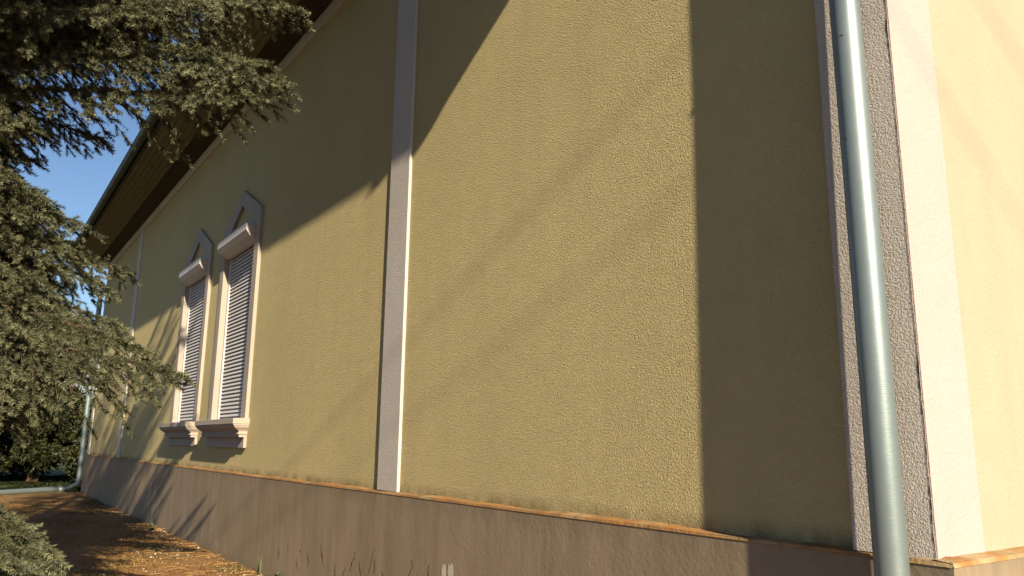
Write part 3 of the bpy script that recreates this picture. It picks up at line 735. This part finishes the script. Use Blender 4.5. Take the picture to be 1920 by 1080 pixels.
def bare_tree(name, label, loc, h, seed, group=None):
    r = random.Random(seed); t = empty(name, loc, label, 'tree', group)
    tr, tw = MB(), MB(); L0 = Vector(loc)
    def grow(p, d, ln, rad, lev):
        pts = [p]; q = p.copy(); dd = d.copy(); n = 5
        for i in range(n):
            dd = (dd + Vector((r.gauss(0, .13), r.gauss(0, .13), r.gauss(0.05, .08)))).normalized()
            q = q + dd * ln / n; pts.append(q.copy())
        (tr if lev == 0 else tw).tube([tuple(a) for a in pts], [rad * (1 - 0.6 * i / n) for i in range(n + 1)], 7 if lev == 0 else 4, caps=False)
        if lev >= 4: return
        nb = (7, 6, 5, 4)[lev]
        for b in range(nb):
            k = pts[1 + (b * 4) // nb] if lev else pts[min(5, 2 + b // 2)]
            ax = Vector((r.gauss(0, 1), r.gauss(0, 1), r.gauss(0.1, .6))).normalized()
            nd = (dd * 0.75 + ax * 0.85).normalized()
            grow(k.copy(), nd, ln * r.uniform(0.45, 0.68), rad * 0.42, lev + 1)
    grow(L0 + Vector((0, 0, -0.1)), Vector((0, 0, 1)), h * 0.5, h * 0.018, 0)
    tr.build('trunk', GREYBARK, t, smooth=True); tw.build('crown', GREYBARK, t)
    return t
bare_tree('bare_tree', 'leafless tree with fine branches against the sky beside the far corner', (-42, -0.3, 0), 9.5, 4)
bare_tree('bare_tree', 'leafless tree whose twigs show in the sky gap beside the far downpipe', (-39, 1.4, 0), 8.5, 9)
bare_tree('bare_tree', 'leafless tree at the far left edge behind the low dark bush', (-44, -4.6, 0), 8.0, 13)

# ------------------------------------------------------------------ ground cover
def blades(name, n, xr, yr, h, mat, seed, clump=0.0):
    r = np.random.default_rng(seed)
    x = r.uniform(*xr, n); y = r.uniform(*yr, n)
    keep = (np.sin(x * 2.1 + np.sin(y * 3)) + np.sin(y * 4.3 + x) + r.normal(size=n) * 0.9) > clump
    x, y = x[keep], y[keep]; n = len(x)
    z = np.array([ground_h(a, b) for a, b in zip(x, y)]) - 0.01
    B = np.stack([x, y, z], 1); a = r.uniform(0, 6.28, n); hh = h * r.uniform(0.4, 1.3, n)
    lean = np.stack([np.cos(a), np.sin(a), np.zeros(n)], 1) * (hh * r.uniform(0.2, 1.4, n))[:, None]
    s = np.stack([-np.sin(a), np.cos(a), np.zeros(n)], 1) * 0.004
    T = B + lean + np.array([0, 0, 1]) * hh[:, None]
    M_ = B + lean * 0.35 + np.array([0, 0, 1]) * (hh * 0.65)[:, None]
    V = np.stack([B - s, B + s, M_ + s * 0.8, T, M_ - s * 0.8], 1).reshape(-1, 3)
    F = np.arange(len(V)).reshape(-1, 5)
    return np_mesh(name, V, F, mat, np.repeat(r.uniform(0, 1, n), 5))
tag(blades('dry_grass', 60000, (-24, -6.5), (-3.4, -0.09), 0.026, GRASS, 3, 0.3), 'short dry grass over the brown soil along the plinth', 'grass', kind='stuff')
tag(blades('green_grass', 60000, (-40, -28.3), (-6, 1.5), 0.09, GRASSG, 4, -0.6), 'green lawn behind the drain pipe', 'grass', kind='stuff')
# leaf litter and small stones
r = random.Random(17); w = MB()
for i in range(1500):
    x = r.uniform(-20, -7); y = -0.09 - abs(r.gauss(0, 0.5)) if i % 3 else -r.uniform(0.1, 3.0)
    s = r.uniform(0.006, 0.02); z = ground_h(x, y) + s * 0.3
    P = [Vector((r.gauss(0, 1), r.gauss(0, 1), r.gauss(0, 0.5))).normalized() * s for _ in range(4)]
    P = [Vector((x, y, z)) + p for p in P]
    n = len(w.v); w.v += [tuple(p) for p in P]; w.f += [(n, n + 1, n + 2), (n, n + 2, n + 3), (n, n + 3, n + 1), (n + 1, n + 3, n + 2)]
PEB = simple('pebble_stone', (0.30, 0.22, 0.15), (0.55, 0.46, 0.34), 3, 0.9)
tag(w.build('pebbles', PEB), 'small stones and crumbs scattered along the foot of the plinth', 'stones', kind='stuff')

LEAF = simple('dry_leaf', (0.20, 0.10, 0.035), (0.33, 0.20, 0.08), 5, 0.8)
r = random.Random(23); w = MB()
for i in range(420):
    x = r.uniform(-19, -7); y = -0.09 - abs(r.gauss(0, 0.35)) if i % 2 else -r.uniform(0.1, 2.8)
    z = ground_h(x, y) + 0.012; a = r.uniform(0, 6.28); l = r.uniform(0.02, 0.05); b = l * r.uniform(0.3, 0.6)
    d = Vector((math.cos(a), math.sin(a), r.uniform(-0.1, 0.4))); e_ = Vector((-math.sin(a), math.cos(a), r.uniform(-0.3, 0.3))); c0 = Vector((x, y, z))
    w.poly([c0 - d * l * .5, c0 + e_ * b * .5, c0 + d * l * .5, c0 - e_ * b * .5])
for i in range(120):
    x = r.uniform(-17, -7); y = -0.09 - abs(r.gauss(0, 0.6)); z = ground_h(x, y) + 0.012; a = r.uniform(0, 6.28); l = r.uniform(0.08, 0.3)
    w.tube([(x, y, z), (x + math.cos(a) * l * .5, y + math.sin(a) * l * .5, z + r.uniform(0, .03)), (x + math.cos(a + .3) * l, y - abs(math.sin(a + .3)) * l, z)], 0.004, 4)
tag(w.build('leaf_litter', LEAF), 'dry leaves and twigs lying on the soil by the plinth', 'leaf litter', kind='stuff')

def weed(name, label, x, y, nb, h, spread, seed, up=1.0, wd=0.012):
    r = random.Random(seed); w = MB(); z0 = ground_h(x, y) - 0.01
    for i in range(nb):
        a = r.uniform(0, 6.28); l = h * r.uniform(0.5, 1.1); d = Vector((math.cos(a), math.sin(a) * 0.6 - 0.2, 0)); s = Vector((-d.y, d.x, 0)).normalized() * wd * r.uniform(.6, 1.2)
        p0 = Vector((x, y, z0)) + d * 0.01
        p1 = p0 + Vector((0, 0, l * 0.55 * up)) + d * l * spread * 0.3
        p2 = p1 + Vector((0, 0, l * 0.45 * (up - 0.35))) + d * l * spread * 0.6
        w.poly([p0 - s * .4, p0 + s * .4, p1 + s, p1 - s]); w.poly([p1 - s, p1 + s, p2])
    o = w.build(name, WEED); o.data.attributes.new('tint', 'FLOAT', 'POINT').data.foreach_set('value', np.random.default_rng(seed).uniform(0, 1, len(w.v)).astype(np.float32))
    return tag(o, label, 'weed')
weed('weed', 'thin upright weed against the plinth at the bottom edge', -9.75, -0.12, 5, 0.34, 0.18, 3, 1.0, 0.009)
weed('weed', 'bushy dark weed at the plinth foot beside the cracks', -9.15, -0.13, 26, 0.19, 0.8, 5, 0.95, 0.011)
weed('weed', 'small green weed at the plinth foot where the tree shadow ends', -15.4, -0.28, 40, 0.14, 1.2, 8, 0.7, 0.02)
weed('weed', 'broad leaved weed sprouting in the corner under the upright weed', -9.45, -0.22, 22, 0.11, 1.2, 15, 0.6, 0.022)
weed('weed', 'dry tuft behind the small green weed at the plinth foot', -16.0, -0.16, 20, 0.16, 0.7, 9, 0.9, 0.010)

# ------------------------------------------------------------------ added unseen cable (only its faint shadow crosses the walls)
S_ = Vector((SK, -1.0, SM))
q = MB()
def span(a, b, rad):
    pa = Vector(a) + S_ * 3.6; pb = Vector(b) + S_ * 3.6; dirc = pb - pa
    q.tube([tuple(pa - dirc * 1.2), tuple(pa), tuple(pa + dirc * 0.5 + Vector((0, 0, -0.02))), tuple(pb), tuple(pb + dirc * 0.8)], rad, 6)
span((-1.9, 0, 4.36), (-9.4, 0, 1.30), 0.009)
span((-2.2, 0, 3.35), (-8.0, 0, 1.20), 0.0065)
tag(q.build('streak_caster', STREAK_CASTER), 'unseen stand-in wires added to cast faint slanting shadows across the olive wall', 'shadow_caster')
